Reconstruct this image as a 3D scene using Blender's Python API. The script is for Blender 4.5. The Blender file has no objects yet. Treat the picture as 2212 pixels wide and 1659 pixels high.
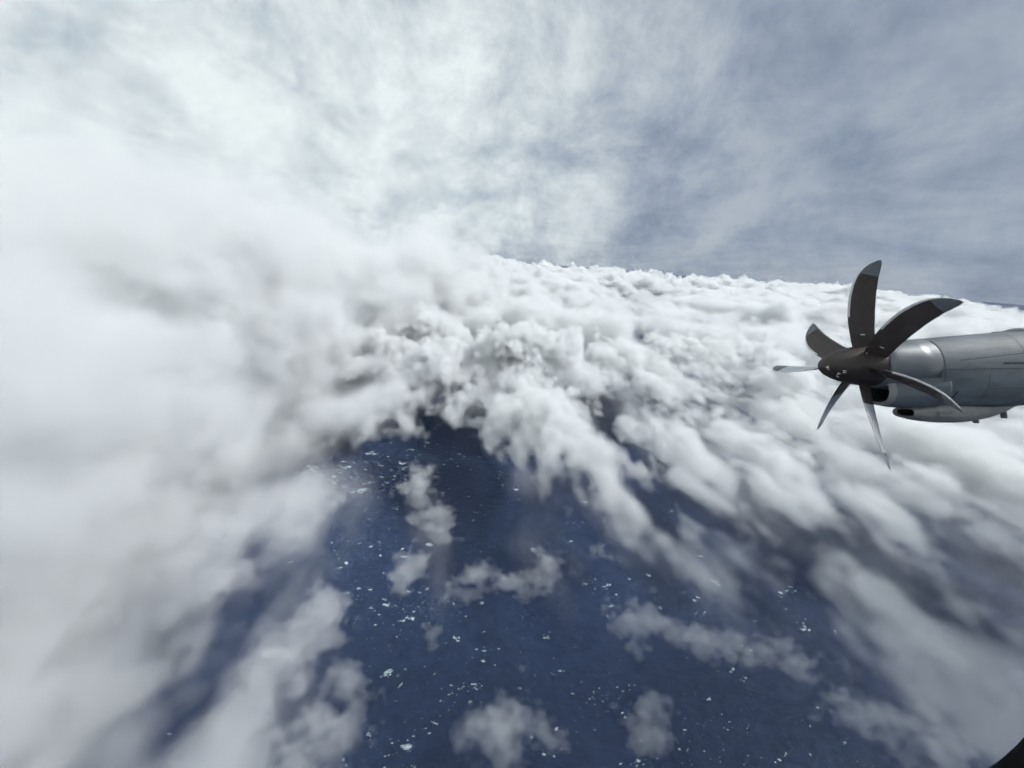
import bpy, bmesh, math, random
import numpy as np
from mathutils import Matrix, Vector

sc = bpy.context.scene
COL = sc.collection
R = math.radians

# ------------------------------------------------------------------ camera
FPX, CX, CY = 850.0, 1106.0, 829.5          # lens in units of the 2212 px wide picture
PITCH, ROLL, CAM_Z = R(-18.0), R(4.5), 2000.0
cam = bpy.data.cameras.new('camera')
cam_ob = bpy.data.objects.new('camera', cam)
COL.objects.link(cam_ob)
sc.camera = cam_ob
cam.sensor_width = 36.0
cam.lens = 36.0 * FPX / 2212.0
cam.clip_start, cam.clip_end = 0.02, 400000.0
LEVEL = Matrix.Rotation(PITCH, 4, 'X') @ Matrix.Rotation(ROLL, 4, 'Y').inverted()   # frame x right, y ahead, z up of the aircraft window
CAM_M = Matrix.Translation((0, 0, CAM_Z)) @ LEVEL @ Matrix.Rotation(R(90), 4, 'X')
cam_ob.matrix_world = CAM_M

# ------------------------------------------------------------------ sky and sun
SUN_AZ, SUN_EL = R(84.0), R(43.0)            # azimuth from straight ahead, to the right
world = bpy.data.worlds.new('World')
sc.world = world
world.use_nodes = True
wn, wl = world.node_tree.nodes, world.node_tree.links
bg = wn['Background']
sky = wn.new('ShaderNodeTexSky')
sky.sky_type = 'NISHITA'
sky.sun_disc = False
sky.sun_elevation = SUN_EL
sky.sun_rotation = SUN_AZ
sky.altitude = 2000
sky.air_density, sky.dust_density, sky.ozone_density = 1.0, 1.5, 1.0
# a high sheet of cloud spread over the whole sky, seen from below
geo = wn.new('ShaderNodeTexCoord')
sep = wn.new('ShaderNodeSeparateXYZ'); wl.new(geo.outputs['Generated'], sep.inputs[0])
def wmath(op, a, b=None):
    n = wn.new('ShaderNodeMath'); n.operation = op
    for i, v in enumerate((a, b)):
        if v is None: continue
        if isinstance(v, (int, float)): n.inputs[i].default_value = v
        else: wl.new(v, n.inputs[i])
    return n.outputs[0]
height = wmath('ADD', wmath('ABSOLUTE', sep.outputs[2]), 0.22)
rot_ = wn.new('ShaderNodeVectorRotate'); rot_.rotation_type = 'Z_AXIS'; rot_.inputs['Angle'].default_value = R(-16.0)
wl.new(geo.outputs['Generated'], rot_.inputs['Vector'])
sep2 = wn.new('ShaderNodeSeparateXYZ'); wl.new(rot_.outputs[0], sep2.inputs[0])
flat = wn.new('ShaderNodeCombineXYZ')
wl.new(wmath('DIVIDE', sep2.outputs[0], height), flat.inputs[0])
wl.new(wmath('MULTIPLY', wmath('DIVIDE', sep2.outputs[1], height), 0.7), flat.inputs[1])
def wnoise(scale, detail, rough, dist=0.0, vec=None):
    n = wn.new('ShaderNodeTexNoise'); wl.new(vec or flat.outputs[0], n.inputs['Vector'])
    n.inputs['Scale'].default_value, n.inputs['Detail'].default_value, n.inputs['Roughness'].default_value, n.inputs['Distortion'].default_value = scale, detail, rough, dist
    return n.outputs['Fac']
def wramp(fac, stops):
    r = wn.new('ShaderNodeValToRGB'); wl.new(fac, r.inputs[0])
    while len(r.color_ramp.elements) < len(stops): r.color_ramp.elements.new(0.5)
    for e, (p, c) in zip(r.color_ramp.elements, stops): e.position = p; e.color = (*c, 1)
    return r.outputs[0]
def wmixc(fac, a, b):
    m = wn.new('ShaderNodeMix'); m.data_type = 'RGBA'
    wl.new(fac, m.inputs[0])
    for sock, v in ((m.inputs[6], a), (m.inputs[7], b)):
        if isinstance(v, tuple): sock.default_value = (*v, 1)
        else: wl.new(v, sock)
    return m.outputs[2]
lump = wnoise(5.5, 11, 0.64, 0.25, geo.outputs['Generated'])
streak = wnoise(2.4, 10, 0.64, 0.45)
broad = wnoise(0.55, 4, 0.55, 0.6)
tone = wmath('ADD', wmath('ADD', wmath('MULTIPLY', streak, 0.28), wmath('MULTIPLY', lump, 0.50)), wmath('MULTIPLY', broad, 0.22))
# thin shaded sheet to the right, the thick bright cloud of the eyewall to the left
thin = wramp(tone, [(0.40, (1.68, 2.02, 2.78)), (0.47, (2.15, 2.53, 3.22)), (0.56, (2.80, 3.15, 3.72))])
thick_ = wramp(tone, [(0.40, (3.60, 4.10, 4.65)), (0.47, (4.90, 5.35, 5.65)), (0.55, (6.30, 6.75, 6.85))])
side = wmath('ADD', wmath('ADD', wmath('MULTIPLY', sep.outputs[0], -2.1), 0.60), wmath('MULTIPLY', wmath('SUBTRACT', wmath('ADD', wmath('MULTIPLY', broad, 0.6), wmath('MULTIPLY', lump, 0.4)), 0.5), 2.2))
left = wn.new('ShaderNodeMapRange'); left.interpolation_type = 'SMOOTHSTEP'; wl.new(side, left.inputs[0])
left.inputs[1].default_value, left.inputs[2].default_value = -0.45, 1.05
sheet = wmixc(left.outputs[0], thin, thick_)
gaps = wramp(wnoise(0.9, 8, 0.65, 0.6), [(0.60, (0.98, 0.98, 0.98)), (0.80, (0.88, 0.88, 0.88))])
wmix = wn.new('ShaderNodeMix'); wmix.data_type = 'RGBA'
wl.new(gaps, wmix.inputs[0]); wl.new(sky.outputs[0], wmix.inputs[6]); wl.new(sheet, wmix.inputs[7])
wl.new(wmix.outputs[2], bg.inputs[0])
bg.inputs[1].default_value = 0.118
world.cycles.sampling_method = 'MANUAL'
world.cycles.sample_map_resolution = 512
sun = bpy.data.lights.new('sun', 'SUN')
sun.energy, sun.angle, sun.color = 2.9, R(9.0), (1.0, 0.997, 0.988)
sun_ob = bpy.data.objects.new('sun', sun)
COL.objects.link(sun_ob)
sdir = Vector((math.sin(SUN_AZ) * math.cos(SUN_EL), math.cos(SUN_AZ) * math.cos(SUN_EL), math.sin(SUN_EL)))
sun_ob.rotation_euler = sdir.to_track_quat('Z', 'Y').to_euler()
sun_ob.location = (0, 0, 5000)

vs_ = sc.view_settings
vs_.view_transform, vs_.look = 'Standard', 'None'
vs_.exposure, vs_.gamma, vs_.use_curve_mapping = 0.26, 1.0, False

cy = sc.cycles
cy.use_denoising = True
cy.use_adaptive_sampling = True
cy.denoising_input_passes = 'RGB_ALBEDO'
cy.adaptive_threshold, cy.adaptive_min_samples = 0.05, 8
cy.max_bounces, cy.diffuse_bounces, cy.glossy_bounces, cy.volume_bounces = 9, 3, 3, 5
cy.transparent_max_bounces = 16
cy.volume_step_rate, cy.volume_max_steps = 2.0, 256
cy.sample_clamp_indirect = 8.0

# ------------------------------------------------------------------ helpers
def tag(o, label=None, cat=None, group=None, kind=None):
    if label: o['label'] = label
    if cat: o['category'] = cat
    if group: o['group'] = group
    if kind: o['kind'] = kind
    return o

def at(px, py, z=1000.0):
    """The place at height z that lies under a point of the picture (2212 px wide)."""
    d = CAM_M.to_3x3() @ Vector(((px - CX) / FPX, -(py - CY) / FPX, -1.0))
    t = (z - CAM_Z) / d.z
    return Vector((d.x * t, d.y * t, z))

def material(name):
    m = bpy.data.materials.new(name)
    m.use_nodes = True
    return m, m.node_tree.nodes, m.node_tree.links, m.node_tree.nodes['Principled BSDF']

def mesh_object(name, verts, faces, mat=None, parent=None, smooth=False):
    me = bpy.data.meshes.new(name)
    me.from_pydata(verts, [], faces)
    me.update()
    if mat: me.materials.append(mat)
    if smooth: me.shade_smooth()
    o = bpy.data.objects.new(name, me)
    COL.objects.link(o)
    o.parent = parent
    return o

# ------------------------------------------------------------------ cloud machinery
rng = np.random.default_rng(11)

def _up(l, n, ax, off, step):
    """cubic B-spline resampling of a lattice along one axis"""
    t = off + np.arange(n, dtype=np.float32) * step
    i = t.astype(np.int32)
    f = (t - i).astype(np.float32)
    sh = [1, 1, 1]; sh[ax] = n
    w = [(1 - f) ** 3 / 6, (3 * f ** 3 - 6 * f ** 2 + 4) / 6, (-3 * f ** 3 + 3 * f ** 2 + 3 * f + 1) / 6, f ** 3 / 6]
    out = 0
    for k in range(4):
        out = out + np.take(l, i + k, ax) * w[k].reshape(sh)
    return out

def noise(shape, vox, size):
    """smooth noise of unit spread whose lumps measure size (x, y, z) metres"""
    st = [min(vox / s, 0.5) for s in size]
    l = rng.normal(0, 1, [int(n * s) + 6 for n, s in zip(shape, st)]).astype(np.float32)
    for ax in (2, 1, 0):
        l = _up(l, shape[ax], ax, rng.random(), st[ax])
    return l * 2.6

def billow(shape, vox, size, octaves, gain=0.55, lac=2.1):
    """rounded heads with sharp creases between them"""
    out, a, tot, s = np.zeros(shape, np.float32), 1.0, 0.0, list(size)
    for _ in range(octaves):
        if max(s) < vox * 1.3: break
        out += a * (np.abs(noise(shape, vox, s)) - 0.8)
        tot += a; a *= gain; s = [x / lac for x in s]
    return out / tot

def fbm(shape, vox, size, octaves, gain=0.5, lac=2.1):
    out, a, s = np.zeros(shape, np.float32), 1.0, list(size)
    for _ in range(octaves):
        if max(s) < vox * 1.3: break
        out += a * noise(shape, vox, s)
        a *= gain; s = [x / lac for x in s]
    return out

def cloud_group(name, src, shape, mn, vox, mat, mesh_at=None):
    """nodes that read the numbers stored on src into a block of vapour, or into the skin around its dense heart"""
    g = bpy.data.node_groups.new(name, 'GeometryNodeTree')
    g.interface.new_socket('Geometry', in_out='INPUT', socket_type='NodeSocketGeometry')
    g.interface.new_socket('Geometry', in_out='OUTPUT', socket_type='NodeSocketGeometry')
    N, L = g.nodes.new, g.links.new
    go = N('NodeGroupOutput')
    oi = N('GeometryNodeObjectInfo'); oi.inputs[0].default_value = src
    vc = N('GeometryNodeVolumeCube')
    vc.inputs['Min'].default_value = mn
    vc.inputs['Max'].default_value = [mn[i] + vox * (shape[i] - 1) for i in range(3)]
    for i, a in enumerate('XYZ'):
        vc.inputs['Resolution ' + a].default_value = shape[i]
    def vm(op, a, b=None):
        n = N('ShaderNodeVectorMath'); n.operation = op
        L(a, n.inputs[0])
        if b is not None: n.inputs[1].default_value = b
        return n
    q = vm('SUBTRACT', N('GeometryNodeInputPosition').outputs[0], mn)
    q = vm('ADD', vm('DIVIDE', q.outputs[0], (vox,) * 3).outputs[0], (0.5,) * 3)
    q = vm('DOT_PRODUCT', vm('FLOOR', q.outputs[0]).outputs[0], (shape[1] * shape[2], shape[2], 1))
    si = N('GeometryNodeSampleIndex'); si.data_type = 'FLOAT'; si.clamp = True
    na = N('GeometryNodeInputNamedAttribute'); na.data_type = 'FLOAT'; na.inputs[0].default_value = 'amount'
    L(oi.outputs['Geometry'], si.inputs['Geometry']); L(na.outputs[0], si.inputs['Value']); L(q.outputs['Value'], si.inputs['Index'])
    L(si.outputs[0], vc.inputs['Density'])
    out = vc.outputs[0]
    if mesh_at is not None:
        v = N('GeometryNodeVolumeToMesh'); L(out, v.inputs[0]); v.inputs['Threshold'].default_value = mesh_at
        s = N('GeometryNodeSetShadeSmooth'); L(v.outputs[0], s.inputs[0]); out = s.outputs[0]
    m = N('GeometryNodeSetMaterial'); m.inputs['Material'].default_value = mat
    L(out, m.inputs[0]); L(m.outputs[0], go.inputs[0])
    return g

def numbers(name, d):
    me = bpy.data.meshes.new(name)
    me.vertices.add(d.size)
    me.attributes.new('amount', 'FLOAT', 'POINT').data.foreach_set('value', np.ascontiguousarray(d, np.float32).ravel())
    return bpy.data.objects.new(name, me)

def cloud(name, s, mn, vox, vapour_mat, heart_mat, rot=0.0, loc=(0, 0, 0), heart=1.2, coarse=2, amount=None, single=False, tilt=True, heart_s=None):
    """a cloud: its dense heart is a mesh, the vapour round it a volume. s is 0 at the rim and grows inward."""
    s = s.astype(np.float32)
    for ax in range(3):
        sl = [slice(None)] * 3
        for e in (slice(0, 2), slice(-2, None)):
            sl[ax] = e; s[tuple(sl)] = 0
    s = np.clip(s, 0, 4)
    d = np.clip(s, 0, 1)
    if amount is not None: d = d * amount
    if single:                                            # thin cloud without a dense heart
        o = bpy.data.objects.new(name, None); COL.objects.link(o); o.empty_display_size = 50
        o.location = loc; o.rotation_euler = (R(rng.uniform(-.5, .5)), R(rng.uniform(-.5, .5)), rot)
        v = bpy.data.objects.new('vapour', bpy.data.volumes.new('vapour')); COL.objects.link(v); v.parent = o
        v.modifiers.new('n', 'NODES').node_group = cloud_group('vapour', numbers('numbers', d), d.shape, mn, vox, vapour_mat)
        return o
    # the heart, as a plain mesh
    if heart_s is None: heart_s = s
    c = np.ascontiguousarray(heart_s[::coarse, ::coarse, ::coarse])
    c[:1] = c[-1:] = 0; c[:, :1] = c[:, -1:] = 0; c[:, :, :1] = c[:, :, -1:] = 0
    src = numbers('numbers', c)
    tmp = bpy.data.objects.new('tmp', bpy.data.meshes.new('tmp')); COL.objects.link(tmp)
    tmp.modifiers.new('n', 'NODES').node_group = cloud_group('heart', src, c.shape, mn, vox * coarse, heart_mat, heart)
    dg = bpy.context.evaluated_depsgraph_get()
    me = bpy.data.meshes.new_from_object(tmp.evaluated_get(dg))
    bpy.data.objects.remove(tmp); bpy.data.objects.remove(src)
    me.name = name
    if not me.materials: me.materials.append(heart_mat)
    o = bpy.data.objects.new(name, me); COL.objects.link(o)
    o.location = loc; o.rotation_euler = (R(rng.uniform(-.5, .5)), R(rng.uniform(-.5, .5)), rot) if tilt else (0, 0, rot)
    v = bpy.data.objects.new('vapour', bpy.data.volumes.new('vapour')); COL.objects.link(v); v.parent = o
    v.modifiers.new('n', 'NODES').node_group = cloud_group('vapour', numbers('numbers', d), d.shape, mn, vox, vapour_mat)
    v['kind'] = 'stuff'
    print(name, s.shape, 'filled %.2f' % (d > 0).mean(), 'heart faces', len(me.polygons))
    return o

def vapour_material(name, density, albedo, aniso=0.0):
    m = bpy.data.materials.new(name); m.use_nodes = True
    n = m.node_tree.nodes; n.clear()
    o = n.new('ShaderNodeOutputMaterial'); p = n.new('ShaderNodeVolumePrincipled')
    p.inputs['Color'].default_value = (*albedo, 1)
    p.inputs['Density'].default_value = density
    p.inputs['Density Attribute'].default_value = 'density'
    p.inputs['Anisotropy'].default_value = aniso
    m.node_tree.links.new(p.outputs[0], o.inputs['Volume'])
    return m

heart_mat, n_, l_, b = material('dense_cloud')
b.inputs['Base Color'].default_value = (0.915, 0.945, 0.96, 1)
b.inputs['Roughness'].default_value = 1.0
b.inputs['Specular IOR Level'].default_value = 0.0
WHITE = (0.990, 0.9965, 0.9995)
vap_deck = vapour_material('deck_vapour', 0.019, WHITE)
vap_wall = vapour_material('wall_vapour', 0.0085, WHITE)
vap_far = vapour_material('far_deck_vapour', 0.009, WHITE)
vap_puff = vapour_material('puff_vapour', 0.0055, WHITE)

BAND = R(7.0)                                   # the cloud bands run 7 degrees left of straight ahead
cb, sb = math.cos(BAND), math.sin(BAND)
def to_band(p): return np.array([p[0] * cb + p[1] * sb, -p[0] * sb + p[1] * cb])

def axes(shape, mn, vox):
    return [(mn[i] + vox * np.arange(shape[i])).astype(np.float32) for i in range(3)]

def seg_dist(U, V, pts):
    best = np.full(np.broadcast(U, V).shape, 1e9, np.float32)
    for a, b_ in zip(pts[:-1], pts[1:]):
        e = b_ - a
        t = np.clip(((U - a[0]) * e[0] + (V - a[1]) * e[1]) / max(e @ e, 1e-6), 0, 1)
        best = np.minimum(best, np.hypot(U - a[0] - t * e[0], V - a[1] - t * e[1]))
    return best

def stroke(U, V, px, width, z=1000.0):
    d = seg_dist(U, V, [to_band(at(x, y, z)) for x, y in px])
    return np.exp(-(d / width) ** 2)

def inside(U, V, poly):
    r = np.zeros(np.broadcast(U, V).shape, bool)
    for (x0, y0), (x1, y1) in zip(poly, np.roll(poly, -1, 0)):
        c = ((y0 > V) != (y1 > V)) & (U < (x1 - x0) * (V - y0) / (y1 - y0 + 1e-9) + x0)
        r ^= c
    return r

# ---- how much low cloud stands over each place
EDGE = [(790, 770), (900, 815), (1040, 860), (1230, 965), (1380, 1075), (1480, 1110), (1580, 1190), (1740, 1250), (1850, 1350), (2050, 1470), (2300, 1590)]
BANDS = [([(960, 780), (1100, 800), (1230, 880), (1400, 1010), (1490, 1085)], 120, 0.62),
         ([(1330, 860), (1520, 965), (1760, 1085), (1930, 1200), (2140, 1330)], 135, 0.75),
         ([(1500, 1095), (1610, 1150)], 80, 0.7),
         ([(1780, 1210), (1990, 1330), (2200, 1450)], 105, 0.75),
         ([(760, 850), (850, 830), (960, 815)], 100, 0.5)]
GAPS = [([(1290, 810), (1380, 935), (1500, 1040), (1700, 1170), (1850, 1280)], 190, 1.0),
        ([(1440, 860), (1560, 920), (1720, 1000), (1900, 1090)], 110, 0.75), ([(1960, 1080), (2212, 1180)], 160, 0.45),
        ([(1860, 1180), (2080, 1300), (2250, 1380)], 60, 0.5)]

def cover(U, V):
    line = [to_band(at(x, y)) for x, y in EDGE]
    poly = np.array(line + [np.array((12000, 900)), np.array((60000, 60000)), np.array((-60000, 60000)), np.array((-2500, 4200))])
    d = seg_dist(U, V, line)
    sd = np.where(inside(U, V, poly), d, -d)
    c = np.clip(sd / 450 + 0.15, 0, 1) * (0.35 + 0.25 * np.clip((V - 2200) / 2600, 0, 1))
    for p, w, a in BANDS: c = np.maximum(c, a * stroke(U, V, p, w))
    for p, w, a in GAPS: c = c * (1 - a * stroke(U, V, p, w))
    return c

def deck(name, mn, shape, vox, big, octs, fade=None, thick=560.0, slope=1.15):
    u, v, z = axes(shape, mn, vox)
    U, V = u[:, None], v[None, :]
    c = cover(U, V).astype(np.float32)
    if fade is not None: c = c * fade(U, V)
    n2 = fbm(shape[:2] + (1,), vox, (big * 1.3, big * 3.0, 1), 4, 0.6)[:, :, 0]
    c = c * np.clip(1 + 0.36 * n2, 0.1, 2)
    base = 620.0
    top = base + (thick + 380 * np.clip((np.hypot(U, V) - 9000) / 24000, 0, 1)) * np.clip(c, 0, 1.3)
    Z = z[None, None, :]
    s = np.minimum((top[:, :, None] - Z) / 230, (Z - base) / 150) - 0.12
    bl = billow(shape, vox, (big, big * 1.9, big * 0.72), octs, 0.62)
    s = s + bl * 1.55 * np.clip(c[:, :, None] * 2.2, 0.0, 1)
    s = s + 0.24 * fbm(shape, vox, (big * 0.36, big * 0.75, big * 0.3), 3, 0.72)
    s = np.where(c[:, :, None] < 0.04, 0, s)
    return s * slope

near_box = ((-2400, 250, 480), (590, 356, 62), 17.0)
s = deck('near', *near_box, 280.0, 6, lambda U, V: np.clip((6250 - V) / 600, 0, 1))
# thin mist drifting over the open water
u, v, z = axes(near_box[1], near_box[0], near_box[2])
U, V = u[:, None], v[None, :]
bankish = cover(U, V)
m = 0.05 * np.clip(bankish * 3.0, 0, 1) + 0.06 * stroke(U, V, [(1150, 960), (1350, 1090), (1500, 1190), (1700, 1300)], 130) \
    + 0.22 * stroke(U, V, [(640, 1000), (480, 1180), (360, 1400), (320, 1659)], 230) + 0.10 * stroke(U, V, [(1150, 1090), (1230, 1170)], 90) + 0.10 * stroke(U, V, [(920, 1050), (940, 1170)], 70) + 0.4 * stroke(U, V, [(690, 850), (800, 825), (900, 800)], 130)
m = np.clip(m - 0.010, 0, 1)[:, :, None] * np.clip(0.9 + 0.8 * fbm(near_box[1], near_box[2], (130, 300, 130), 4, 0.66), 0, 3) * np.clip(1 - np.abs(z - 800) / 170, 0, 1)[None, None, :]
s = np.maximum(s, m * np.clip((5500 - V) / 800, 0, 1)[:, :, None])
thin_ = (0.11 + 0.89 * np.clip((V - 600 + 0.25 * U) / 2300, 0, 1) ** 1.3)[:, :, None].astype(np.float32) * np.ones(near_box[1], np.float32)
thin_ = np.maximum(thin_, np.clip((-150 - U) / 450, 0, 0.8)[:, :, None].astype(np.float32))
near = cloud('low_cloud_bank', s, near_box[0], near_box[2], vap_deck, heart_mat, rot=BAND, heart=1.9, amount=thin_, heart_s=np.clip(s, 0, 4) * np.clip(thin_ * 1.5 - 0.5, 0, 1))
tag(near, 'white bank of low cumulus in parallel bands below the propeller', 'cloud bank', kind='stuff')
s = deck('far', (-9000, 1500, 400), (660, 470, 23), 80.0, 600.0, 4, lambda U, V: 1.0 - (np.clip((7500 - U) / 300, 0, 1) * np.clip((5700 - V) / 300, 0, 1)), thick=650.0)
far = cloud('distant_cloud_bank', s, (-9000, 1500, 400), 80.0, vap_far, heart_mat, rot=BAND, tilt=False, heart=2.3)
tag(far, 'far flat field of white cumulus tops reaching the horizon', 'cloud bank', kind='stuff')

# ---- the bright wall on the left, curving round ahead
def wall(name, mn, shape, vox, label, limit, rim, fine, heart):
    u, v, z = axes(shape, mn, vox)
    U, V, Z = u[:, None, None], v[None, :, None], z[None, None, :]
    uw = -1130 - 230 * np.exp(-((V - 2350) / 750) ** 2) + np.clip((V - 3000) / 4500, 0, 3) ** 2 * 1500 - np.clip(Z - 1500, 0, 9000) * 0.35 + np.clip(1600 - V, 0, 1600) * 0.14
    smooth = np.minimum((uw - U) / rim, limit(U, V, Z) * 1.0)
    s = smooth + 0.12 * fbm(shape, vox, (650, 1500, 550), 2, 0.6) + 0.20 * fbm(shape, vox, (fine * 1.5, fine * 2.6, fine * 1.5), 4, 0.66) + 0.42 * billow(shape, vox, (fine * 1.8, fine * 2.6, fine * 1.6), 4, 0.66)
    amount = np.clip(0.85 + 0.5 * fbm(shape, vox, (fine, fine * 1.8, fine), 3, 0.72), 0.1, 2.0) * np.clip((2650 - Z) / 1100, 0.12, 1)
    o = cloud(name, s * 0.8, mn, vox, vap_wall, heart_mat, rot=BAND, heart=heart, amount=amount, heart_s=smooth.astype(np.float32), coarse=4)
    return tag(o, label, 'cloud wall', kind='stuff')
wall('misty_eyewall', (-3400, -300, 0), (195, 230, 140), 20.0, 'misty white wall of cloud rising from the sea close on the left',
     lambda U, V, Z: np.minimum((4250 - V) / 250, (2600 - Z) / 1300), 700, 130, 0.95)
wall('billowing_eyewall', (-4400, 3200, 0), (165, 136, 72), 45.0, 'bright bank of white cloud ahead where the left wall bends round',
     lambda U, V, Z: np.minimum((8600 - V) / 1500, (2600 - Z) / 1400), 900, 220, 0.95)

# ---- an unseen sheet added off to the right to shade the nearest low cloud
mn, shape, vox = (-3000, -2600, -400), (61, 53, 9), 100.0
x, y, z = axes(shape, mn, vox)
s = 1.3 - np.sqrt((x[:, None, None] / 2500) ** 2 + (y[None, :, None] / 2100) ** 2 + (z[None, None, :] / 260) ** 2) * 1.3 + 0.25 * fbm(shape, vox, (600, 600, 400), 3)
high = cloud('added_shade_cloud', s, mn, vox, vap_wall, heart_mat, loc=(4700, 500, 3500), heart=1.1, coarse=1)
tag(high, 'added cloud sheet out of view to the right, shading the nearest low cloud', 'cloud sheet', kind='stuff')

# ------------------------------------------------------------------ small clouds over the open water
PUFFS = [  # path in the picture, half width m, height m, density, label
    ([(905, 1070), (915, 1030)], 45, 120, 'small upright wisp of white cloud over the whitecaps left of centre'),
    ([(900, 1120), (960, 1150), (950, 1100)], 40, 70, 'ragged torn wisp just below the upright wisp'),
    ([(875, 1260), (890, 1215)], 42, 110, 'small bright comma shaped puff low left of centre'),
    ([(1010, 1280), (1090, 1255), (1200, 1222)], 40, 100, 'long ragged streak of small cloud across the middle of the open water'),
    ([(1370, 1350), (1440, 1345), (1510, 1375)], 50, 110, 'bright solitary elongated puff right of centre above dark water'),
    ([(1280, 1205), (1310, 1195)], 32, 60, 'faint little puff between the long streak and the cloud bands'),
    ([(1700, 1425), (1770, 1490), (1870, 1530), (2000, 1560)], 55, 90, 'long hooked grey cloud at the lower right near the window frame'),
    ([(1080, 1600), (1100, 1550)], 48, 130, 'tall ragged puff at the bottom edge of the picture'),
    ([(1150, 1640), (1180, 1610)], 45, 100, 'ragged puff leaning on the tall one at the bottom edge'),
    ([(655, 1420), (670, 1330)], 60, 140, 'broad pale upright cloud at the lower left'),
    ([(495, 1245), (590, 1180), (720, 1085)], 52, 120, 'long pale ridge of cloud running along the misty left wall'),
    ([(932, 1395), (934, 1375)], 20, 60, 'tiny white tuft alone above the lower whitecaps'),
    ([(720, 1570), (735, 1480)], 45, 110, 'soft streaky cloud below the broad pale upright cloud'),
    ([(520, 1560), (600, 1420)], 60, 120, 'faint slanting streak of cloud at the lower left'),
    ([(620, 1640), (700, 1600)], 60, 110, 'pale tangled cloud at the bottom left edge'),
    ([(1300, 1065), (1298, 1055)], 22, 60, 'tiny pale tuft under the end of the first cloud band'),
    ([(1390, 1570), (1410, 1530)], 34, 70, 'dim thin wisp right of the bottom edge puffs'),
]
for px, w, h, label in PUFFS:
    h *= 0.62
    base = 700.0
    P = [np.array(at(x, y, base + h * 0.4)[:2]) for x, y in px]
    lo = np.min(P, 0) - w * 3.2; hi = np.max(P, 0) + w * 3.2
    vox = 6.5 if max(hi - lo) < 700 else 9.0
    ctr = (lo + hi) / 2
    shape = (int((hi[0] - lo[0]) / vox) + 1, int((hi[1] - lo[1]) / vox) + 1, int(h * 2.6 / vox) + 10)
    mn = (lo[0] - ctr[0], lo[1] - ctr[1], -h * 0.8)
    x, y, z = axes(shape, mn, vox)
    d = seg_dist(x[:, None], y[None, :], [p - ctr for p in P])[:, :, None]
    Z = z[None, None, :]
    zz = np.where(Z > 0, Z / h, -Z / (h * 0.35))
    s = 1.0 - np.sqrt((d / (w * 1.5)) ** 2 + zz ** 2) * 1.2 + 0.58 * fbm(shape, vox, (w * 1.7, w * 1.2, w * 1.1), 5, 0.75) + 0.15 * billow(shape, vox, (w * .8, w * .8, w), 3)
    rim_ = np.minimum(np.minimum(x - x[0], x[-1] - x)[:, None], np.minimum(y - y[0], y[-1] - y)[None, :])[:, :, None]
    s = np.minimum(s, np.minimum(rim_, np.minimum(Z - z[0], z[-1] - Z)) / (w * 0.9) - 0.15)
    o = cloud('small_cloud', s * 1.5, mn, vox, vap_puff, heart_mat, loc=(ctr[0], ctr[1], base), heart=float(min(s.max() * 1.1 * 0.93, 3.8)), coarse=1, single=True)
    tag(o, label, 'cloud', 'small clouds over the open water')
del s

# ------------------------------------------------------------------ sea
sea_mat, N, L, b = material('sea_water')
b.inputs['Roughness'].default_value = 0.30
b.inputs['IOR'].default_value = 1.33
tc = N.new('ShaderNodeTexCoord')
def tex(kind, scale, detail=6, rough=0.6, vec=None):
    t = N.new('ShaderNodeTexNoise'); t.inputs['Scale'].default_value = scale; t.inputs['Detail'].default_value = detail; t.inputs['Roughness'].default_value = rough
    L.new(vec or tc.outputs['Object'], t.inputs['Vector']); return t.outputs['Fac']
def ramp(fac, stops):
    r = N.new('ShaderNodeValToRGB'); L.new(fac, r.inputs[0])
    while len(r.color_ramp.elements) < len(stops): r.color_ramp.elements.new(0.5)
    for e, (p, c) in zip(r.color_ramp.elements, stops):
        e.position = p; e.color = (*c, 1) if isinstance(c, tuple) else (c, c, c, 1)
    return r.outputs[0]
def mixc(fac, a_, b_):
    m = N.new('ShaderNodeMix'); m.data_type = 'RGBA'
    L.new(fac, m.inputs[0])
    for sock, val in ((m.inputs[6], a_), (m.inputs[7], b_)):
        if isinstance(val, tuple): sock.default_value = (*val, 1)
        else: L.new(val, sock)
    return m.outputs[2]
water = ramp(tex('n', 0.0011, 3), [(0.35, (0.022, 0.037, 0.084)), (0.7, (0.034, 0.054, 0.112))])
patch = ramp(tex('n', 0.0016, 3), [(0.5, 0.0), (0.72, 1.0)])
fleck = ramp(tex('n', 0.020, 5, 0.65), [(0.63, 0.0), (0.68, 1.0)])
mul = N.new('ShaderNodeMath'); mul.operation = 'MULTIPLY'
L.new(patch, mul.inputs[0]); L.new(fleck, mul.inputs[1])
fine = ramp(tex('n', 0.055, 4, 0.7), [(0.66, 0.0), (0.72, 1.0)])
mx = N.new('ShaderNodeMath'); mx.operation = 'MAXIMUM'; L.new(mul.outputs[0], mx.inputs[0]); L.new(fine, mx.inputs[1])
half = N.new('ShaderNodeMath'); half.operation = 'MULTIPLY'; half.inputs[1].default_value = 0.5; L.new(mx.outputs[0], half.inputs[0])
chop = ramp(tex('n', 0.012, 10, 0.75), [(0.34, 0.78), (0.66, 1.22)])
mlt = N.new('ShaderNodeMix'); mlt.data_type = 'RGBA'; mlt.blend_type = 'MULTIPLY'; mlt.inputs[0].default_value = 1.0
L.new(water, mlt.inputs[6]); L.new(chop, mlt.inputs[7])
L.new(mixc(half.outputs[0], mlt.outputs[2], (0.55, 0.66, 0.70)), b.inputs['Base Color'])
bump = N.new('ShaderNodeBump'); bump.inputs['Strength'].default_value = 1.0; bump.inputs['Distance'].default_value = 9.0
L.new(tex('n', 0.022, 9, 0.62), bump.inputs['Height']); L.new(bump.outputs[0], b.inputs['Normal'])
RS = 150000.0
ring = [(RS * math.cos(2 * math.pi * k / 96), RS * math.sin(2 * math.pi * k / 96), 0) for k in range(96)]
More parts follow.
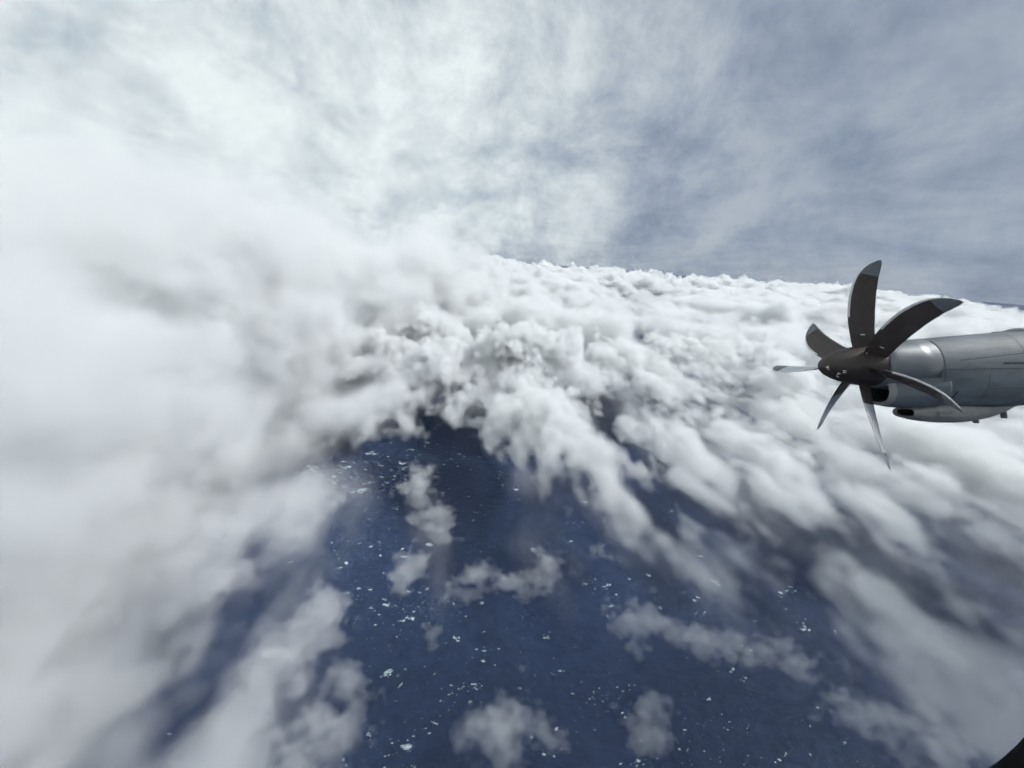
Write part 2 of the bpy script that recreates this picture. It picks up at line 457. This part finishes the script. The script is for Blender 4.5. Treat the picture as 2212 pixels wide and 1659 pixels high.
sea = mesh_object('sea', ring, [list(range(96))], sea_mat)
tag(sea, 'dark blue open sea flecked with whitecaps', 'sea', kind='structure')

# ---- breaking crests lying on the water
foam_mat, N, L, b = material('sea_foam')
b.inputs['Roughness'].default_value = 0.9
tc = N.new('ShaderNodeTexCoord')
L.new(ramp(tex('n', 0.12, 5, 0.7), [(0.35, (0.16, 0.27, 0.33)), (0.62, (0.66, 0.72, 0.74))]), b.inputs['Base Color'])
rnd = random.Random(5)
def crest_mesh(k):
    """a ragged scrap of foam about 10 m long, made of small raised cells"""
    n = 22
    g = np.random.default_rng(100 + k)
    f = sum(a * _up(_up(g.normal(0, 1, (40, 40, 1)).astype(np.float32), n, 0, 0.3, st), n, 1, 0.2, st)[:, :, 0] for a, st in ((1.0, 0.16), (0.9, 0.33), (0.6, 0.6)))
    xx, yy = np.meshgrid(np.linspace(-1, 1, n), np.linspace(-1, 1, n), indexing='ij')
    bend = g.uniform(-0.5, 0.5)
    keep = (1.1 - 1.5 * np.hypot(xx, (yy - bend * xx * xx) * g.uniform(1.6, 2.6)) + 1.5 * f) > 0.55
    keep[0] = keep[-1] = False; keep[:, 0] = keep[:, -1] = False
    if keep.sum() < 12: keep[8:14, 9:12] = True
    verts, idx, faces = [], {}, []
    def vid(i, j):
        if (i, j) not in idx:
            idx[(i, j)] = len(verts)
            inner = keep[max(i-1, 0):i+1, max(j-1, 0):j+1].all()
            verts.append((xx[min(i, n-1), 0] * 8 + g.normal(0, .16), yy[0, min(j, n-1)] * 8 + g.normal(0, .16), 0.5 if inner else 0.06))
        return idx[(i, j)]
    for i in range(n):
        for j in range(n):
            if keep[i, j]: faces.append((vid(i, j), vid(i + 1, j), vid(i + 1, j + 1), vid(i, j + 1)))
    me = bpy.data.meshes.new('whitecap'); me.from_pydata(verts, [], faces); me.materials.append(foam_mat)
    return me
crests = [crest_mesh(k) for k in range(14)]
BIG = [(785, 1060, 7), (795, 1045, 5), (655, 1022, 6), (670, 1010, 4), (890, 972, 4.5), (865, 1000, 4), (740, 1010, 4.5), (725, 1030, 3), (800, 980, 3.5), (1030, 1108, 3), (1155, 1187, 4), (1262, 1085, 2.5), (1292, 1100, 2.5),
       (882, 1335, 4), (900, 1320, 3), (842, 1452, 6), (1022, 1478, 6), (1030, 1488, 4), (1210, 1448, 4), (985, 1380, 4), (1702, 1279, 6), (1545, 1258, 3), (1400, 1243, 3), (1042, 1428, 3.5),
       (820, 1005, 3), (920, 955, 3), (1115, 1015, 2), (880, 1610, 4), (1180, 1378, 2.5), (1740, 1360, 2.5), (1265, 1262, 3), (1310, 1265, 2)]
def whitecap(p, size):
    o = bpy.data.objects.new('whitecap', crests[rnd.randrange(14)]); COL.objects.link(o); o.parent = sea
    o.location = (p.x, p.y, 0.3); o.rotation_euler = (0, 0, rnd.uniform(-0.7, 0.7) + BAND)
    k = size * 0.85 * max(0.8, math.hypot(p.x, p.y) / 2000.0); o.scale = (k * rnd.uniform(0.8, 1.5), k * rnd.uniform(0.6, 1.1), k * 0.6)
for x, y, size in BIG:
    whitecap(at(x, y, 0), size)
    for _ in range(3): whitecap(at(x + rnd.gauss(0, 30), y + rnd.gauss(0, 15), 0), rnd.uniform(0.5, 1.7))
OPEN = np.array([(640, 1000), (860, 890), (1000, 880), (1230, 975), (1480, 1130), (1740, 1300), (1900, 1450), (1950, 1659), (760, 1659), (700, 1300), (560, 1100)], float)
def open_spot():
    while True:
        x, y = rnd.uniform(560, 1950), rnd.uniform(880, 1659)
        if inside(np.array([[x]]), np.array([[y]]), OPEN)[0, 0]: return x, y
fv, ff = [], []
def fleck(x, y, size):
    p = at(x, y, 0.25); k = size * max(0.8, math.hypot(p.x, p.y) / 2000.0); n = rnd.randint(5, 8); a0 = rnd.uniform(-0.5, 0.5) + BAND; st = rnd.uniform(1.2, 2.8); i0 = len(fv)
    for j in range(n):
        t = 2 * math.pi * j / n; q = k * rnd.uniform(0.45, 1.25); ex, ey = q * st * math.cos(t), q * math.sin(t)
        fv.append((p.x + ex * math.cos(a0) - ey * math.sin(a0), p.y + ex * math.sin(a0) + ey * math.cos(a0), 0.25))
    ff.append(tuple(range(i0, i0 + n)))
for _ in range(95):
    x, y = open_spot(); sp = rnd.uniform(0.5, 2.2)
    for _ in range(rnd.randint(3, 14)): fleck(x + rnd.gauss(0, 20 * sp), y + rnd.gauss(0, 9 * sp), rnd.lognormvariate(0.55, 0.7))
for _ in range(160): fleck(*open_spot(), rnd.lognormvariate(0.4, 0.5))
for _ in range(170): fleck(rnd.gauss(790, 85), rnd.gauss(1015, 45), rnd.lognormvariate(1.1, 0.5))
tag(mesh_object('foam_flecks', fv, ff, foam_mat, sea), kind='stuff')
n_ok = 0
while n_ok < 180:
    x, y = open_spot()
    if n_ok < 60: x, y = rnd.uniform(620, 960), rnd.uniform(920, 1090)
    for _ in range(rnd.choice((1, 1, 1, 2))):
        whitecap(at(x + rnd.gauss(0, 22), y + rnd.gauss(0, 14), 0), min(3.0, rnd.lognormvariate(0.2, 0.5))); n_ok += 1

# ------------------------------------------------------------------ the aircraft, laid out in the window's frame (x aft, y outboard, z up)
WINDOW = Matrix.Translation((0, 0, CAM_Z)) @ LEVEL
HUB = WINDOW @ Matrix.Translation((7.12, 8.085, 0.38))

def paint(name, base, rough, metal=0.0, var=0.12, scale=6.0, coat=0.0, dirt=None):
    m, N_, L_, b_ = material(name)
    t = N_.new('ShaderNodeTexCoord'); n = N_.new('ShaderNodeTexNoise')
    mp = N_.new('ShaderNodeMapping'); mp.inputs['Scale'].default_value = (0.35, 1, 1)
    L_.new(t.outputs['Object'], mp.inputs[0]); L_.new(mp.outputs[0], n.inputs['Vector'])
    n.inputs['Scale'].default_value, n.inputs['Detail'].default_value, n.inputs['Roughness'].default_value = scale, 8, 0.65
    r = N_.new('ShaderNodeValToRGB'); L_.new(n.outputs['Fac'], r.inputs[0])
    lo = dirt or tuple(c * (1 - var) for c in base)
    r.color_ramp.elements[0].position, r.color_ramp.elements[0].color = 0.32, (*lo, 1)
    r.color_ramp.elements[1].position, r.color_ramp.elements[1].color = 0.68, (*[c * (1 + var * 0.6) for c in base], 1)
    L_.new(r.outputs[0], b_.inputs['Base Color'])
    b_.inputs['Metallic'].default_value = metal
    n2 = N_.new('ShaderNodeTexNoise'); n2.inputs['Scale'].default_value = 40; L_.new(t.outputs['Object'], n2.inputs['Vector'])
    mr = N_.new('ShaderNodeMapRange'); mr.inputs[3].default_value = rough - 0.07; mr.inputs[4].default_value = rough + 0.10
    L_.new(n2.outputs['Fac'], mr.inputs[0]); L_.new(mr.outputs[0], b_.inputs['Roughness'])
    return m
grey_paint = paint('aircraft_grey_paint', (0.150, 0.170, 0.186), 0.62, var=0.2, scale=2.6, dirt=(0.072, 0.082, 0.090))
ring_metal = paint('brushed_ring_metal', (0.16, 0.172, 0.182), 0.42, metal=0.3, var=0.12)
bare_metal = paint('worn_bare_metal', (0.30, 0.295, 0.275), 0.5, metal=0.2, var=0.35, scale=4.0)
blade_dark = paint('blade_black_paint', (0.046, 0.034, 0.031), 0.55, var=0.35, scale=5.0)
blade_grey = paint('blade_grey_paint', (0.34, 0.36, 0.38), 0.5)
tip_grey = paint('tip_grey_paint', (0.12, 0.135, 0.15), 0.55)
edge_metal = paint('leading_edge_metal', (0.62, 0.61, 0.59), 0.45, metal=0.2, var=0.2, scale=14.0)
spin_dark = paint('spinner_dark_paint', (0.044, 0.032, 0.027), 0.5, var=0.3, scale=8.0)
hollow = paint('dark_duct_lining', (0.018, 0.020, 0.023), 0.7)
mark_white = paint('white_stencil_paint', (0.70, 0.68, 0.64), 0.6, var=0.25, scale=60.0)
seam_dark = paint('panel_gap', (0.035, 0.040, 0.046), 0.8)

def empty(name, m):
    o = bpy.data.objects.new(name, None); COL.objects.link(o); o.matrix_world = m; o.empty_display_size = 0.2
    return o

def interp(x, table):
    return [float(np.interp(x, [t[0] for t in table], [t[k] for t in table])) for k in range(1, len(table[0]))]

def smooth_table(table, n):
    """resample a table of stations along a smooth curve"""
    t = np.array(table, float); k = np.arange(len(t)); out = []
    for q in np.linspace(0, len(t) - 1, n):
        i = min(int(q), len(t) - 2); f = q - i
        p0, p1, p2, p3 = t[max(i - 1, 0)], t[i], t[i + 1], t[min(i + 2, len(t) - 1)]
        out.append(0.5 * ((2 * p1) + (p2 - p0) * f + (2 * p0 - 5 * p1 + 4 * p2 - p3) * f * f + (3 * p1 - p0 - 3 * p2 + p3) * f ** 3))
    return out

def section(top, bot, w, expo, n):
    c, h = (top + bot) / 2, (top - bot) / 2
    pts = []
    for k in range(n):
        a = 2 * math.pi * k / n
        ca, sa = math.cos(a), math.sin(a)
        pts.append((math.copysign(abs(ca) ** (2 / expo), ca) * w, c + math.copysign(abs(sa) ** (2 / expo), sa) * h))
    return pts

def loft(name, table, mat, parent, n=48, steps=None, expo=2.3, cap=(True, True), matrix=None):
    """table rows: x, top z, bottom z, half width"""
    rows = smooth_table(table, steps or len(table) * 4)
    v, f = [], []
    for x, top, bot, w in rows:
        v += [(x, y, z) for y, z in section(top, bot, max(w, 0.002), expo, n)]
    for i in range(len(rows) - 1):
        for k in range(n):
            f.append((i * n + k, (i + 1) * n + k, (i + 1) * n + (k + 1) % n, i * n + (k + 1) % n))
    if cap[0]: f.append(tuple(range(n)))
    if cap[1]: f.append(tuple(reversed(range((len(rows) - 1) * n, len(rows) * n))))
    o = mesh_object(name, v, f, mat, parent, True)
    bm = bmesh.new(); bm.from_mesh(o.data); bmesh.ops.recalc_face_normals(bm, faces=bm.faces); bm.to_mesh(o.data); bm.free()
    return o

def lathe(name, prof, mat, parent, n=64):
    v, f = [], []
    for x, r in prof:
        v += [(x, r * math.cos(2 * math.pi * k / n), r * math.sin(2 * math.pi * k / n)) for k in range(n)]
    for i in range(len(prof) - 1):
        for k in range(n):
            f.append((i * n + k, i * n + (k + 1) % n, (i + 1) * n + (k + 1) % n, (i + 1) * n + k))
    o = mesh_object(name, v, f, mat, parent, True)
    bm = bmesh.new(); bm.from_mesh(o.data); bmesh.ops.remove_doubles(bm, verts=bm.verts, dist=1e-4)
    bmesh.ops.recalc_face_normals(bm, faces=bm.faces); bm.to_mesh(o.data); bm.free()
    return o

def box(name, lo, hi, mat, parent, shear=0.0, bevel=0.01):
    bm = bmesh.new(); bmesh.ops.create_cube(bm, size=1.0)
    for v in bm.verts:
        v.co = Vector([lo[i] + (v.co[i] + 0.5) * (hi[i] - lo[i]) for i in range(3)])
        v.co.x += shear * (v.co.z - hi[2])
    if bevel: bmesh.ops.bevel(bm, geom=bm.edges[:], offset=bevel, segments=2, affect='EDGES')
    me = bpy.data.meshes.new(name); bm.to_mesh(me); bm.free(); me.materials.append(mat)
    o = bpy.data.objects.new(name, me); COL.objects.link(o); o.parent = parent
    return o

# ---- nacelle
nac = empty('engine_nacelle', HUB)
tag(nac, 'grey turboprop engine nacelle behind the dark propeller, cut by the right edge', 'engine nacelle')
BODY = [(1.16, 0.540, -0.80, 0.540), (1.7, 0.590, -0.885, 0.60), (2.3, 0.640, -0.905, 0.640), (3.0, 0.690, -0.845, 0.665), (3.8, 0.705, -0.75, 0.67), (4.8, 0.68, -0.62, 0.63), (5.8, 0.60, -0.42, 0.50), (6.6, 0.45, -0.15, 0.28), (6.9, 0.25, 0.05, 0.08)]
loft('cowling', BODY, grey_paint, nac, n=72, steps=60, expo=2.2, cap=(True, True))
lathe('cowl_ring', [(0.262, 0.30), (0.262, 0.395), (0.270, 0.425), (0.292, 0.447), (0.40, 0.468), (0.60, 0.492), (0.85, 0.515), (1.15, 0.545), (1.155, 0.53), (1.155, 0.3)], ring_metal, nac, 96)
CHIN = [(0.36, -0.30, -0.775, 0.29), (0.385, -0.28, -0.80, 0.315), (0.46, -0.22, -0.825, 0.345), (0.65, -0.15, -0.855, 0.41), (0.9, -0.05, -0.875, 0.48), (1.3, 0.0, -0.885, 0.56)]
loft('chin_fairing', CHIN[2:], grey_paint, nac, n=64, steps=30, expo=2.2, cap=(False, True))
lip = loft('intake_lip', [(0.42, -0.37, -0.745, 0.255), (0.375, -0.335, -0.765, 0.275), (0.35, -0.31, -0.785, 0.292), (0.36, -0.28, -0.803, 0.312), (0.40, -0.25, -0.815, 0.33), (0.463, -0.219, -0.8265, 0.3465)], bare_metal, nac, n=64, steps=24, expo=2.2, cap=(False, False))
loft('intake_throat', [(0.42, -0.37, -0.745, 0.255), (0.7, -0.42, -0.73, 0.22), (0.85, -0.45, -0.70, 0.18)], hollow, nac, n=48, steps=10, expo=2.2, cap=(False, True))
SCOOP = [(0.93, -0.86, -1.045, 0.215), (0.99, -0.84, -1.085, 0.245), (1.15, -0.78, -1.125, 0.285), (1.5, -0.72, -1.165, 0.33), (1.95, -0.72, -1.165, 0.34), (2.4, -0.72, -1.095, 0.31), (2.75, -0.72, -0.99, 0.24), (3.1, -0.70, -0.86, 0.12)]
scoop = loft('oil_cooler_scoop', SCOOP[1:], bare_metal, nac, n=56, steps=40, expo=2.4, cap=(False, True))
loft('scoop_lip', [(0.98, -0.895, -1.03, 0.195), (0.945, -0.878, -1.045, 0.212), (0.915, -0.865, -1.06, 0.226), (0.945, -0.85, -1.077, 0.238), (0.993, -0.8385, -1.0865, 0.2465)], bare_metal, scoop, n=56, steps=18, expo=2.4, cap=(False, False))
loft('scoop_throat', [(0.98, -0.895, -1.03, 0.195), (1.15, -0.90, -1.02, 0.17), (1.3, -0.92, -1.0, 0.12)], hollow, scoop, n=40, steps=8, expo=2.4, cap=(False, True))
box('scoop_panel', (1.28, -0.352, -1.03), (1.62, -0.30, -0.93), bare_metal, scoop, bevel=0.012)
for x0, x1, z0, z1, sh in ((2.33, 2.43, -1.185, -1.07, -0.35), (2.90, 3.00, -1.085, -0.86, -0.20)):
    box('drain_mast', (x0, -0.03, z0), (x1, 0.03, z1), grey_paint, nac, sh, 0.012)
loft('top_vent', [(2.95, 0.695, 0.66, 0.03), (3.10, 0.745, 0.62, 0.10), (3.25, 0.770, 0.62, 0.14), (3.45, 0.755, 0.62, 0.15), (3.50, 0.72, 0.62, 0.14)], grey_paint, nac, n=32, steps=20, expo=2.6)
box('top_fitting', (2.78, -0.06, 0.66), (2.90, 0.06, 0.692), grey_paint, nac, 0, 0.01)

def skin(x, z, off):
    """point on the near side of the cowling at station x and height z"""
    rows = smooth_table(BODY, 60)
    top, bot, w = interp(x, [tuple(r) for r in rows])
    c, h = (top + bot) / 2, (top - bot) / 2
    q = max(0.0, 1 - abs((z - c) / h) ** 2.2) ** (1 / 2.2)
    return Vector((x, -w * q - off, z))
def strip(name, path, width, mat, parent, off=0.003):
    v, f = [], []
    for i, (x, z) in enumerate(path):
        a, b_ = path[max(i - 1, 0)], path[min(i + 1, len(path) - 1)]
        dx, dz = b_[0] - a[0], b_[1] - a[1]; l = math.hypot(dx, dz)
        for s_ in (-1, 1):
            v.append(skin(x - s_ * dz / l * width / 2, z + s_ * dx / l * width / 2, off))
    for i in range(len(path) - 1): f.append((2 * i, 2 * i + 2, 2 * i + 3, 2 * i + 1))
    return mesh_object(name, v, f, mat, parent, True)
strip('panel_gap', [(x, -0.10 + 0.012 * (x - 1.2)) for x in np.linspace(1.22, 4.8, 40)], 0.010, seam_dark, nac)
strip('panel_gap', [(1.185, z) for z in np.linspace(0.50, -0.55, 40)], 0.009, seam_dark, nac)
strip('panel_gap', [(x, 0.08 + 0.12 * (x - 1.5)) for x in np.linspace(1.45, 3.6, 30)], 0.007, seam_dark, nac)
strip('panel_gap', [(2.62, z) for z in np.linspace(0.60, -0.08, 30)], 0.006, seam_dark, nac)
strip('panel_gap', [(x, -0.815 + 0.02 * (x - 1.5)) for x in np.linspace(1.3, 2.8, 30)], 0.008, seam_dark, nac)
for x0 in (1.95, 3.25): strip('panel_gap', [(x0, z) for z in np.linspace(-0.12, -0.74, 24)], 0.006, seam_dark, nac)
strip('panel_gap', [(x, -0.46) for x in np.linspace(1.96, 3.24, 20)], 0.006, seam_dark, nac)
def rivets(path, gap=0.055):
    v, f = [], []
    pts = [Vector((x, 0, z)) for x, z in path]
    for a, b_ in zip(pts[:-1], pts[1:]):
        n = max(1, int((b_ - a).length / gap))
        for k in range(n):
            p = a.lerp(b_, k / n); c = skin(p.x, p.z, 0.0022); i0 = len(v)
            for j in range(6): v.append(skin(p.x + 0.006 * math.cos(j * math.pi / 3), p.z + 0.006 * math.sin(j * math.pi / 3), 0.0022))
            f.append(tuple(range(i0, i0 + 6)))
    tag(mesh_object('rivets', v, f, seam_dark, nac), kind='stuff')
rivets([(1.25, -0.07), (4.5, -0.03)]); rivets([(1.25, -0.13), (4.5, -0.09)]); rivets([(1.215, 0.48), (1.215, -0.5)]); rivets([(2.65, 0.58), (2.65, -0.05)]); rivets([(1.5, 0.115), (3.5, 0.355)]); rivets([(1.98, -0.15), (1.98, -0.72)])
rec = strip('vent_recess', [(1.20, -0.62), (1.30, -0.62), (1.40, -0.62), (1.50, -0.62)], 0.20, grey_paint, nac, 0.004)
strip('recess_shade_strip', [(1.47, -0.52), (1.455, -0.60), (1.435, -0.68), (1.415, -0.725)], 0.030, seam_dark, rec, 0.006)  # dark strips laid on the flat skin, coloured as the recess's inner shade
strip('recess_shade_strip', [(1.25, -0.722), (1.33, -0.726), (1.42, -0.728)], 0.016, seam_dark, rec, 0.0065)
strip('dark_smear', [(x, 0.02) for x in np.linspace(2.2, 2.75, 14)], 0.035, seam_dark, nac, 0.0035)

# ---- propeller
prop = empty('propeller', HUB)
tag(prop, 'dark scimitar bladed propeller with brownish black spinner in front of the nacelle', 'propeller')
spin = lathe('spinner', [(-0.800, 0.0), (-0.795, 0.035), (-0.775, 0.085), (-0.73, 0.140), (-0.65, 0.205), (-0.52, 0.272), (-0.36, 0.330), (-0.18, 0.375), (0.0, 0.405), (0.16, 0.420), (0.235, 0.423), (0.25, 0.415), (0.25, 0.0)], spin_dark, prop, 72)
prof = [(-0.800, 0.0), (-0.795, 0.035), (-0.775, 0.085), (-0.73, 0.140), (-0.65, 0.205), (-0.52, 0.272), (-0.36, 0.330), (-0.18, 0.375), (0.0, 0.405), (0.16, 0.420)]
rnd = random.Random(3)
for x, a, l, w in ((-0.74, 200, .035, .012), (-0.72, 212, .03, .012), (-0.735, 190, .02, .012), (-0.50, 205, .05, .014), (-0.49, 213, .05, .012), (-0.56, 222, .045, .02), (-0.57, 228, .02, .015), (-0.55, 238, .04, .012), (-0.53, 243, .05, .012), (-0.10, 142, .05, .022)):
    r = interp(x, prof)[0]; A = R(a)                         # a: turn from outboard, over the top, 180 faces the window
    def P(dx, da):
        rr = interp(x + dx, prof)[0] + 0.003
        return (x + dx, rr * math.cos(A + da), rr * math.sin(A + da))
    q = w / max(r, .05)
    mesh_object('stencil_mark', [P(-l / 2, -q), P(l / 2, -q * .6), P(l / 2, q * .5), P(-l / 2, q)], [(0, 1, 2, 3)], mark_white, spin)

CHORD = [(0.30, 0.30), (0.45, 0.335), (0.7, 0.355), (1.0, 0.375), (1.35, 0.37), (1.65, 0.335), (1.85, 0.285), (1.96, 0.215), (2.02, 0.135), (2.055, 0.05)]
SWEEP = [(0.30, 0.05), (0.5, 0.015), (0.8, -0.02), (1.1, -0.03), (1.4, -0.012), (1.6, 0.02), (1.75, 0.058), (1.88, 0.11), (1.97, 0.165), (2.02, 0.205), (2.055, 0.25)]
TWIST = [(0.30, 64.0), (0.7, 58.0), (1.2, 50.0), (1.7, 44.0), (2.055, 41.0)]
THICK = [(0.30, 0.24), (0.5, 0.15), (0.9, 0.085), (1.4, 0.055), (2.055, 0.035)]
RAD = [0.30, 0.38, 0.5, 0.65, 0.8, 0.95, 1.1, 1.25, 1.4, 1.52, 1.64, 1.74, 1.80, 1.86, 1.91, 1.955, 1.99, 2.02, 2.04, 2.055]
def blade(phi, lean=0.0, turn=0.0, sweep_k=1.0, long=1.0, chord_k=1.12, twist_k=1.0, pale=False):
    """phi: degrees from straight up, towards the window. Blades travel the other way round."""
    A = R(phi)
    rad = Vector((0, -math.sin(A), math.cos(A)))
    tan = Vector((0, -math.cos(A), -math.sin(A)))            # trailing way
    def pt(r, c, t):
        """c: 0 at the leading, 1 at the trailing edge; t: +front, -back in half thicknesses"""
        ch, sw, tw, th = interp(r, CHORD)[0] * chord_k, interp(r, SWEEP)[0] * sweep_k, interp(r, TWIST)[0], interp(r, THICK)[0]
        tw = R(50 + (tw - 50) * twist_k + turn)
        cd = tan * math.cos(tw) + Vector((1, 0, 0)) * math.sin(tw)
        nd = Vector((-1, 0, 0)) * math.cos(tw) + tan * math.sin(tw)
        yt = th * ch * 2.6 * (0.2969 * math.sqrt(max(c, 0)) - 0.126 * c - 0.3516 * c * c + 0.2843 * c ** 3 - 0.1036 * c ** 4)
        camber = 0.03 * ch * 4 * c * (1 - c)
        lo = interp(r, [(0.3, 0.0), (2.055, 1.0)])[0]
        return rad * (r * long) + cd * (ch * (c - 0.5) + sw) + nd * (camber + t * (yt + 0.003)) + Vector((lean * lo ** 1.4, 0, 0))
    cs = [0.0, 0.02, 0.06, 0.13, 0.25, 0.4, 0.55, 0.7, 0.85, 0.95, 1.0]
    loop = [(c, 1) for c in cs] + [(c, -1) for c in reversed(cs[1:-1])]
    m = len(loop)
    v = [pt(r, c, t) for r in RAD for c, t in loop]
    f, mi = [], []
    for i in range(len(RAD) - 1):
        rm = (RAD[i] + RAD[i + 1]) / 2
        for k in range(m):
            f.append((i * m + k, i * m + (k + 1) % m, (i + 1) * m + (k + 1) % m, (i + 1) * m + k))
            front = k < len(cs) - 1
            if front and not pale: mi.append(0)
            else: mi.append(0 if 1.70 < rm < 1.86 or rm < 0.75 else 1)
    f.append(tuple(range((len(RAD) - 1) * m, len(RAD) * m))); mi.append(1)
    o = mesh_object('blade', v, f, blade_dark, prop, True)
    o.data.materials.append(blade_grey)
    o.data.polygons.foreach_set('material_index', mi)
    bm = bmesh.new(); bm.from_mesh(o.data); bmesh.ops.recalc_face_normals(bm, faces=bm.faces); bm.to_mesh(o.data); bm.free()
    # bright strip wrapped round the leading edge, and the grey tip
    def shell(name, r0, r1, c1f, c1b, mat, lift, slant=0.0):
        rs = [r for r in RAD if r0 < r < r1]; rs = [r0] + rs + [r1]
        path = [(c1b * q, -1) for q in (1, .6, .3, .1)] + [(0, 0)] + [(c1f * q, 1) for q in (.1, .3, .6, 1)]
        vv = []
        for j, r in enumerate(rs):
            for c, t in path:
                rr_ = min(r + (slant * (c - 0.5) if j == 0 else 0), 2.054)
                p0 = pt(rr_, c, t); pm = pt(rr_, 0.4, 0)
                p0 = p0 + (pt(rr_, max(c, .02), t * 1.0) - pt(rr_, max(c, .02), 0)).normalized() * lift if t else p0 + (p0 - pm).normalized() * lift
                vv.append(p0)
        k_ = len(path)
        ff = [(j * k_ + i, j * k_ + i + 1, (j + 1) * k_ + i + 1, (j + 1) * k_ + i) for j in range(len(rs) - 1) for i in range(k_ - 1)]
        return mesh_object(name, vv, ff, mat, o, True)
    shell('leading_edge', 0.98, 2.052, 0.09, 0.10, edge_metal, 0.004)
    shell('tip', 1.80, 2.054, 0.985, 0.985, tip_grey, 0.002, -0.10)
    a_, b2, c2, d2 = [pt(r, c, 1) for r, c in ((0.62, 0.42), (0.62, 0.60), (0.64, 0.60), (0.64, 0.42))]
    nrm = (b2 - a_).cross(d2 - a_).normalized() * 0.004
    if nrm.x > 0: nrm = -nrm
    mesh_object('stencil_mark', [p + nrm for p in (a_, b2, c2, d2)], [(0, 1, 2, 3)], mark_white, o)
    return o
BLADES = [dict(phi=10, lean=-0.24), dict(phi=57, lean=-0.17, chord_k=1.2, sweep_k=1.15), dict(phi=107.5, lean=-0.22), dict(phi=163, lean=0.03, long=1.02, turn=8, chord_k=1.1), dict(phi=221, lean=0.15, turn=9, chord_k=1.15), dict(phi=-91, lean=-0.55, turn=22, pale=True), dict(phi=-63.5, lean=0.24, turn=-10, chord_k=1.25)]
for b_ in BLADES: blade(**b_)

# ---- the window we look through
win = empty('aircraft_window', WINDOW @ Matrix.Translation((0, 0.35, 0)))
tag(win, 'dark rounded window frame cutting across the lower right corner', 'window frame')
rubber = paint('window_rubber', (0.006, 0.006, 0.007), 0.8)
trim_mat = paint('window_trim', (0.022, 0.023, 0.020), 0.7)
lining = paint('cabin_lining', (0.004, 0.004, 0.004), 0.9)
def rounded(off, n=14, x0=-0.62, x1=0.505, z0=-0.374, z1=0.46, r=0.165):
    out = []
    for cx_, cz, a0 in ((x1 - r, z1 - r, 0), (x0 + r, z1 - r, 90), (x0 + r, z0 + r, 180), (x1 - r, z0 + r, 270)):
        for k in range(n + 1):
            a = R(a0 + 90 * k / n)
            out.append((cx_ + (r + off) * math.cos(a), cz + (r + off) * math.sin(a)))
    return out
for m_ in (rubber, trim_mat, lining): m_.node_tree.nodes['Principled BSDF'].inputs['Specular IOR Level'].default_value = 0.08
def ringpart(name, prof_, mat):
    v, f = [], []
    for off, y in prof_: v += [(x, y, z) for x, z in rounded(off)]
    n = len(rounded(0))
    for i in range(len(prof_) - 1):
        for k in range(n): f.append((i * n + k, i * n + (k + 1) % n, (i + 1) * n + (k + 1) % n, (i + 1) * n + k))
    return mesh_object(name, v, f, mat, win, True)
ringpart('seal', [(0.010, 0.012), (0.004, 0.006), (0.0, -0.002), (0.004, -0.008), (0.012, -0.010), (0.020, -0.006)], rubber)
ringpart('trim', [(0.0195, 0.0), (0.0205, -0.010), (0.024, -0.014), (0.032, -0.012), (0.036, -0.004)], trim_mat)
ringpart('lining', [(0.0355, 0.0), (0.040, -0.012), (0.06, -0.030), (0.12, -0.045), (0.20, -0.05)], lining)
pane_mat = bpy.data.materials.new('window_glass'); pane_mat.use_nodes = True
pn = pane_mat.node_tree.nodes; pn.clear()
po = pn.new('ShaderNodeOutputMaterial'); pt_ = pn.new('ShaderNodeBsdfTransparent'); pt_.inputs[0].default_value = (0.965, 0.975, 0.970, 1)
pane_mat.node_tree.links.new(pt_.outputs[0], po.inputs['Surface'])
rp = rounded(0.006)
mesh_object('pane', [(x, 0.004, z) for x, z in rp] + [(x, 0.010, z) for x, z in rp], [tuple(range(len(rp))), tuple(range(2 * len(rp) - 1, len(rp) - 1, -1))] + [(k, (k + 1) % len(rp), len(rp) + (k + 1) % len(rp), len(rp) + k) for k in range(len(rp))], pane_mat, win)
